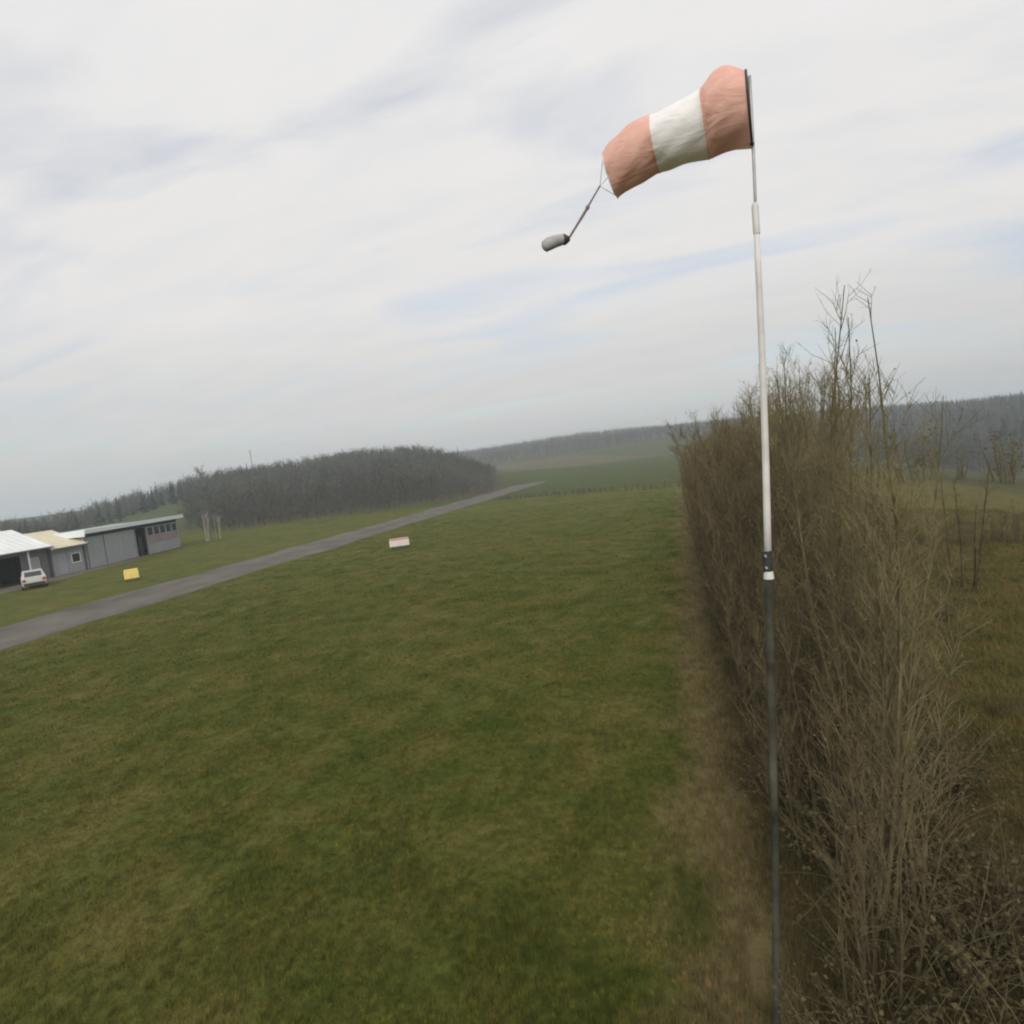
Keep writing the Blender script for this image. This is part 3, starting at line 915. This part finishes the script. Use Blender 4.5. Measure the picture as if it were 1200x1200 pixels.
MB().box(.555, .62, -.45, LH + .45, HH - .16, HH + .26).build('fascia', M['fascia'], roof)
MB().box(-DH - .3, .55, -.47, -.405, HH - .42, HH + .20).build('end_fascia', M['fascia'], roof)
MB().box(-.14, -.02, .16, LH - .16, HH - .55, HH - .26).build('door_track', M['dark_metal'], hang)
yy = 0.16
for i, wd in enumerate((2.15, 2.15, 2.15)):
    d = MB().box(.02 + .08 * (i % 2), .08 + .08 * (i % 2), yy + .02, yy + wd - .02, 0.03, HH - .56).build('sliding_door', M['door_pale'], hang)
    mb = MB()
    for kx in range(1, 8):
        mb.box(.082 + .08 * (i % 2), .10 + .08 * (i % 2), yy + wd * kx / 8 - .02, yy + wd * kx / 8 + .02, 0.06, HH - .60)
    mb.build('rib', M['wall_grey'], d)
    yy += wd
# the open bay: only a post on each side
for y in (6.66, 8.56):
    MB().box(-.10, .10, y, y + .16, 0, HH - .55).build('post', M['wall_grey'], hang)
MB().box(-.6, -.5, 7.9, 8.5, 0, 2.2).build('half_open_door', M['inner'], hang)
y0, y1 = 8.74, LH - .17
MB().box(-.10, .04, y0, y1, 0, 1.25).build('low_wall', M['wall_grey'], hang)
MB().box(-.08, .06, y0 + .02, y1 - .02, 1.27, 2.0).build('painted_band', M['red_band'], hang)['label'] = 'faded red painted band of the hangar front'
npn = 5
for i in range(npn):
    a, b = y0 + (y1 - y0) * i / npn, y0 + (y1 - y0) * (i + 1) / npn
    wn = MB().box(-.06, .03, a + .03, b - .03, 2.03, HH - .57).build('window', M['door_pale'], hang)
    MB().box(.032, .04, a + .14, b - .14, 2.15, HH - .68).build('pane', M['glass'], wn)

# cream roofed shed and white roofed shed
def shed(name, loc, rz, ln, dp, eave, rdg, roofm, wallm, label, openings, posts):
    o = tag(empty(name, loc, rz), label, 'shed')
    for y in (0, ln - .12):
        MB().add([(-dp, y, 0), (0, y, 0), (0, y, eave - .02), (-dp / 2, y, rdg - .04), (-dp, y, eave - .02),
                  (-dp, y + .12, 0), (0, y + .12, 0), (0, y + .12, eave - .02), (-dp / 2, y + .12, rdg - .04), (-dp, y + .12, eave - .02)],
                 [(0, 1, 2, 3, 4), (9, 8, 7, 6, 5), (0, 5, 6, 1), (1, 6, 7, 2), (2, 7, 8, 3), (3, 8, 9, 4), (4, 9, 5, 0)]).build('gable_wall', M[wallm], o)
    MB().box(-dp + .01, -dp + .13, .13, ln - .13, 0, eave - .03).build('back_wall', M[wallm], o)
    ys = [.13] + [v for ab in openings for v in ab[:2]] + [ln - .13]
    for a, b in zip(ys[::2], ys[1::2]):
        if b - a > 0.02:
            MB().box(-.12, 0, a, b, 0, eave - .03).build('front_wall', M[wallm], o)
    for a, b, zz0, zz1, kind in openings:
        if zz0 > 0:
            MB().box(-.118, -.002, a + .002, b - .002, 0, zz0).build('front_wall', M[wallm], o)
        MB().box(-.118, -.002, a + .002, b - .002, zz1, eave - .03).build('lintel', M[wallm], o)
        if kind == 'window':
            fr = MB().box(-.10, .03, a + .01, a + .09, zz0 + .01, zz1 - .01).box(-.10, .03, b - .09, b - .01, zz0 + .01, zz1 - .01).box(-.10, .03, a + .092, b - .092, zz1 - .09, zz1 - .012).box(-.10, .03, a + .092, b - .092, zz0 + .012, zz0 + .09).build('window', M['roof_white'], o)
            MB().box(-.07, -.04, a + .094, b - .094, zz0 + .094, zz1 - .094).build('pane', M['glass'], fr)
        elif kind == 'door':
            MB().box(-.09, -.03, a + .02, b - .02, .02, zz1 - .02).build('door', M['door_pale'], o)
        else:
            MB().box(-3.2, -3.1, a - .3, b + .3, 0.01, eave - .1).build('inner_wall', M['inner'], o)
    th = .10
    for sgn in (0, 1):
        xe = .55 if sgn == 0 else -dp - .4
        ze = eave - (rdg - eave) * (.55 if sgn == 0 else .4) / (dp / 2)
        xm = -dp / 2
        vs = [(xe, -.35, ze), (xm, -.35, rdg), (xm, ln + .3, rdg), (xe, ln + .3, ze)]
        vs += [(a, b, c + th) for a, b, c in vs]
        r_ = MB().add(vs, [(0, 1, 2, 3), (7, 6, 5, 4), (0, 4, 5, 1), (1, 5, 6, 2), (2, 6, 7, 3), (3, 7, 4, 0)]).build('roof_slope', M[roofm], o)
        if sgn == 0:
            mb = MB()
            kx = int(ln / 0.6)
            for q_ in range(kx):
                yv = -.3 + (ln + .55) * (q_ + .5) / kx
                mb.add([(xe, yv - .03, ze + th + .003), (xm, yv - .03, rdg + th + .003), (xm, yv + .03, rdg + th + .003), (xe, yv + .03, ze + th + .003),
                        (xe, yv, ze + th + .04), (xm, yv, rdg + th + .04)], [(0, 1, 5, 4), (4, 5, 2, 3), (0, 4, 3), (1, 2, 5)])
            mb.build('roof_seam', M[roofm], r_)
    MB().box(.56, .64, -.3, ln + .25, ze0(eave, rdg, dp) - .02, ze0(eave, rdg, dp) + .11).build('gutter', M['wall_dark'], o)
    for yp in posts:
        MB().box(.36, .46, yp, yp + .1, 0, ze0(eave, rdg, dp)).build('post', M['roof_white'], o)
    return o
def ze0(eave, rdg, dp):
    return eave - (rdg - eave) * .55 / (dp / 2)
shed('cream_shed', (-57.6, 41.0, 0), R(3), 3.1, 7.5, 2.75, 4.2, 'roof_cream', 'wall_grey', 'low grey shed with cream sheet roof against the hangar end', [(0.5, 1.4, 0.0, 2.1, 'door'), (1.8, 2.8, 0.9, 1.9, 'window')], [])
shed('white_shed', (-57.4, 26.6, 0), R(1), 14.0, 8.5, 3.05, 4.75, 'roof_white', 'wall_dark', 'long dark walled shed with white sheet roof beside the cream one', [(1.0, 4.0, 0.0, 2.5, 'open'), (6.4, 7.8, 0.9, 2.0, 'window'), (9.0, 11.6, 0.0, 2.5, 'open'), (12.3, 13.3, 0.0, 2.2, 'door')], [0.4, 5.0, 8.4, 12.0])

# white car parked in front of the white shed
def car(loc, rz, label):
    o = tag(empty('parked_car', loc, rz), label, 'car')
    prof = [(-1.95, .30), (-1.98, .62), (-1.90, .92), (-1.62, .98), (-1.20, 1.40), (-0.55, 1.46), (0.30, 1.43), (0.95, .98), (1.75, .84), (1.98, .60), (1.98, .32)]
    vs, fs = [], []
    for sx in (-1, 1):
        for ins, extra in ((0.0, 0), (0.0, 1)):
            pass
    nP = len(prof)
    cols = []
    for hw in (-.80, -.76, .76, .80):
        for x_, z_ in prof:
            narrow = 0.14 if z_ > 1.2 else 0.0
            e = .03 if abs(hw) > .78 else 0
            vs.append((x_ * (1 - e * .6), (abs(hw) - narrow) * (1 if hw > 0 else -1), z_ - e * (1 if z_ > .5 else -1)))
    for c_ in range(3):
        for i in range(nP):
            j_ = (i + 1) % nP
            fs.append((c_ * nP + i, c_ * nP + j_, (c_ + 1) * nP + j_, (c_ + 1) * nP + i))
    fs.append(tuple(range(nP)))
    fs.append(tuple(range(4 * nP - 1, 3 * nP - 1, -1)))
    body = MB().add(vs, fs).build('body', M['car_paint'], o)
    mb = MB().add([(-1.585, -.56, 1.02), (-1.585, .56, 1.02), (-1.25, .54, 1.37), (-1.25, -.54, 1.37)], [(0, 1, 2, 3)])
    for i in range(4):
        mb.v[i] = (mb.v[i][0] - .03, mb.v[i][1], mb.v[i][2] + .02)
    mb.build('rear_window', M['glass'], o)
    MB().add([(.98, -.58, 1.0), (.98, .58, 1.0), (.36, .55, 1.41), (.36, -.55, 1.41)], [(0, 1, 2, 3)]).build('windscreen', M['glass'], o).location = (.02, 0, .02)
    for s in (-1, 1):
        MB().add([(-1.3, s * .79, 1.0), (.75, s * .79, 1.0), (.25, s * .675, 1.36), (-1.1, s * .675, 1.36)], [(0, 1, 2, 3)]).build('side_window', M['glass'], o)
        MB().box(-2.0, -1.94, s * .64 - .10, s * .64 + .10, .66, .84).build('tail_lamp', M['lamp_red'], o)
        MB().box(1.93, 2.0, s * .60 - .14, s * .60 + .14, .58, .72).build('headlight', M['roof_white'], o)
        for x_ in (-1.25, 1.25):
            wl = MB().tube([(x_, s * .70, .31), (x_, s * .83, .31)], [.31, .31], 16).build('wheel', M['tyre'], o)
            MB().tube([(x_, s * .831, .31), (x_, s * .84, .31)], [.19, .19], 12).build('rim', M['steel'], wl)
    MB().box(-2.03, -1.93, -.70, .70, .34, .52).build('bumper', M['dark_metal'], o)
    return o
car((-53.2, 36.0, 0.008), R(147), 'small white car parked in front of the white roofed shed')

# ------------------------------------------------------------------ marker boards beside the airstrip
def marker(loc, rz, w_, h_, m, m2, label):
    o = tag(empty('marker_board', loc, rz), label, 'marker board')
    for x_ in (-w_ * .36, w_ * .36):
        MB().box(x_ - .03, x_ + .03, -.03, .03, -0.05, .26).build('leg', M['dark_metal'], o)
    MB().box(-w_ / 2, w_ / 2, -.13, .13, .22, .22 + h_, bev=.03).build('panel', m, o)
    MB().box(-w_ / 2 + .02, w_ / 2 - .02, -.11, .11, .221 + h_, .221 + h_ + .16, bev=.03).build('top_band', m2, o)
    return o
marker((-41.7, 35.3, 0), R(49), 0.98, 0.58, M['yellow'], M['yellow'], 'bright yellow marker board beside the airstrip in front of the hangar')
marker((-21.8, 41.8, 0), R(27), 1.55, 0.48, M['pink_white'], M['red_paint'], 'low white marker board with faded red top edge on the mown grass')

# ------------------------------------------------------------------ grass
def blades(n_, len0, wid0, spread, seed):
    r = np.random.default_rng(seed)
    a = r.uniform(0, 6.283, n_)
    base = r.normal(0, spread, (n_, 2))
    ln = len0 * r.uniform(0.55, 1.25, n_)
    lean = r.uniform(0.2, 1.1, n_)
    b = np.zeros((n_, 3, 3))
    side = np.stack([-np.sin(a), np.cos(a)], -1) * (wid0 * r.uniform(.7, 1.3, n_))[:, None]
    b[:, 0, :2] = base - side
    b[:, 1, :2] = base + side
    b[:, :2, 2] = -0.01
    b[:, 2, 0] = base[:, 0] + np.cos(a) * ln * np.sin(lean)
    b[:, 2, 1] = base[:, 1] + np.sin(a) * ln * np.sin(lean)
    b[:, 2, 2] = ln * np.cos(lean)
    return b
def tufts(protos, n_, r0, r1, az0, az1, name, label, keep, hscale):
    u = rng.random(n_)
    rr = r0 * (r1 / r0) ** u
    az = rng.uniform(R(az0), R(az1), n_)
    x, y = np.sin(az) * rr, np.cos(az) * rr
    kx = keep(x, y)
    x, y, rr = x[kx], y[kx], rr[kx]
    z = terrain(x, y)
    pick = rng.integers(0, len(protos), len(x))
    out = []
    for i, P in enumerate(protos):
        s = pick == i
        a = rng.uniform(0, 6.283, s.sum())
        c, sn = np.cos(a)[:, None, None], np.sin(a)[:, None, None]
        wd = (np.clip(rr[s] / 9, 1, 3.2))[:, None, None]
        hh = (hscale(x[s], y[s]) * rng.uniform(.7, 1.3, s.sum()))[:, None, None]
        Q = np.empty((s.sum(), *P.shape))
        Q[..., 0] = (P[None, ..., 0] * c - P[None, ..., 1] * sn) * wd + x[s][:, None, None]
        Q[..., 1] = (P[None, ..., 0] * sn + P[None, ..., 1] * c) * wd + y[s][:, None, None]
        Q[..., 2] = P[None, ..., 2] * hh + z[s][:, None, None]
        out.append(Q.reshape(-1, 3, 3))
    return tag(link(name, tri_mesh(name, np.concatenate(out), M['blade'])), label, None, None, 'stuff')
def lump(x, y):
    return 0.75 + 0.35 * (np.sin(x * 1.7 + 1.3 * np.sin(y * 0.9)) * np.sin(y * 1.3 + np.sin(x * 1.1)) + 0.5 * np.sin(3.1 * x + y) * np.sin(2.3 * y - x))
tp = [blades(14, 0.085, 0.0045, 0.045, 800 + i) for i in range(6)]
tufts(tp, 72000, 3.4, 70, -66, 12, 'grass', 'short mown green grass of the airfield', lambda x, y: (x < 0.6 + 0.4 * np.sin(y * 1.7)) & (x > -30.2), lambda x, y: np.clip(lump(x, y), .45, 1.5) + 0.7 * smooth((x + 1.2) / 1.2))
tr_ = [blades(16, 0.26, 0.0045, 0.08, 850 + i) for i in range(5)]
tufts(tr_, 17000, 4.6, 45, 0, 46, 'rough_grass', 'long dead rough grass under the hedge and in the field behind', lambda x, y: x > 0.35 + 0.3 * np.sin(y * 2.1), lambda x, y: np.clip(lump(x, y), .4, 1.4))

# ------------------------------------------------------------------ the air: pale even haze round everything but the sky
hz = MB().box(-3100, 3100, -3100, 3100, -40, 48).build('haze', None)
hm = bpy.data.materials.new('haze_air')
hm.use_nodes = True
ht = hm.node_tree
ht.nodes.clear()
pv = N(ht, 'ShaderNodeVolumePrincipled')
pv.inputs['Color'].default_value = (0.84, 0.92, 1.0, 1)
pv.inputs['Density'].default_value = 0.00075
ho = N(ht, 'ShaderNodeOutputMaterial')
L(ht, pv.outputs[0], ho.inputs['Volume'])
hz.data.materials.clear()
hz.data.materials.append(hm)
tag(hz, 'thin pale haze in the air', None, None, 'stuff')
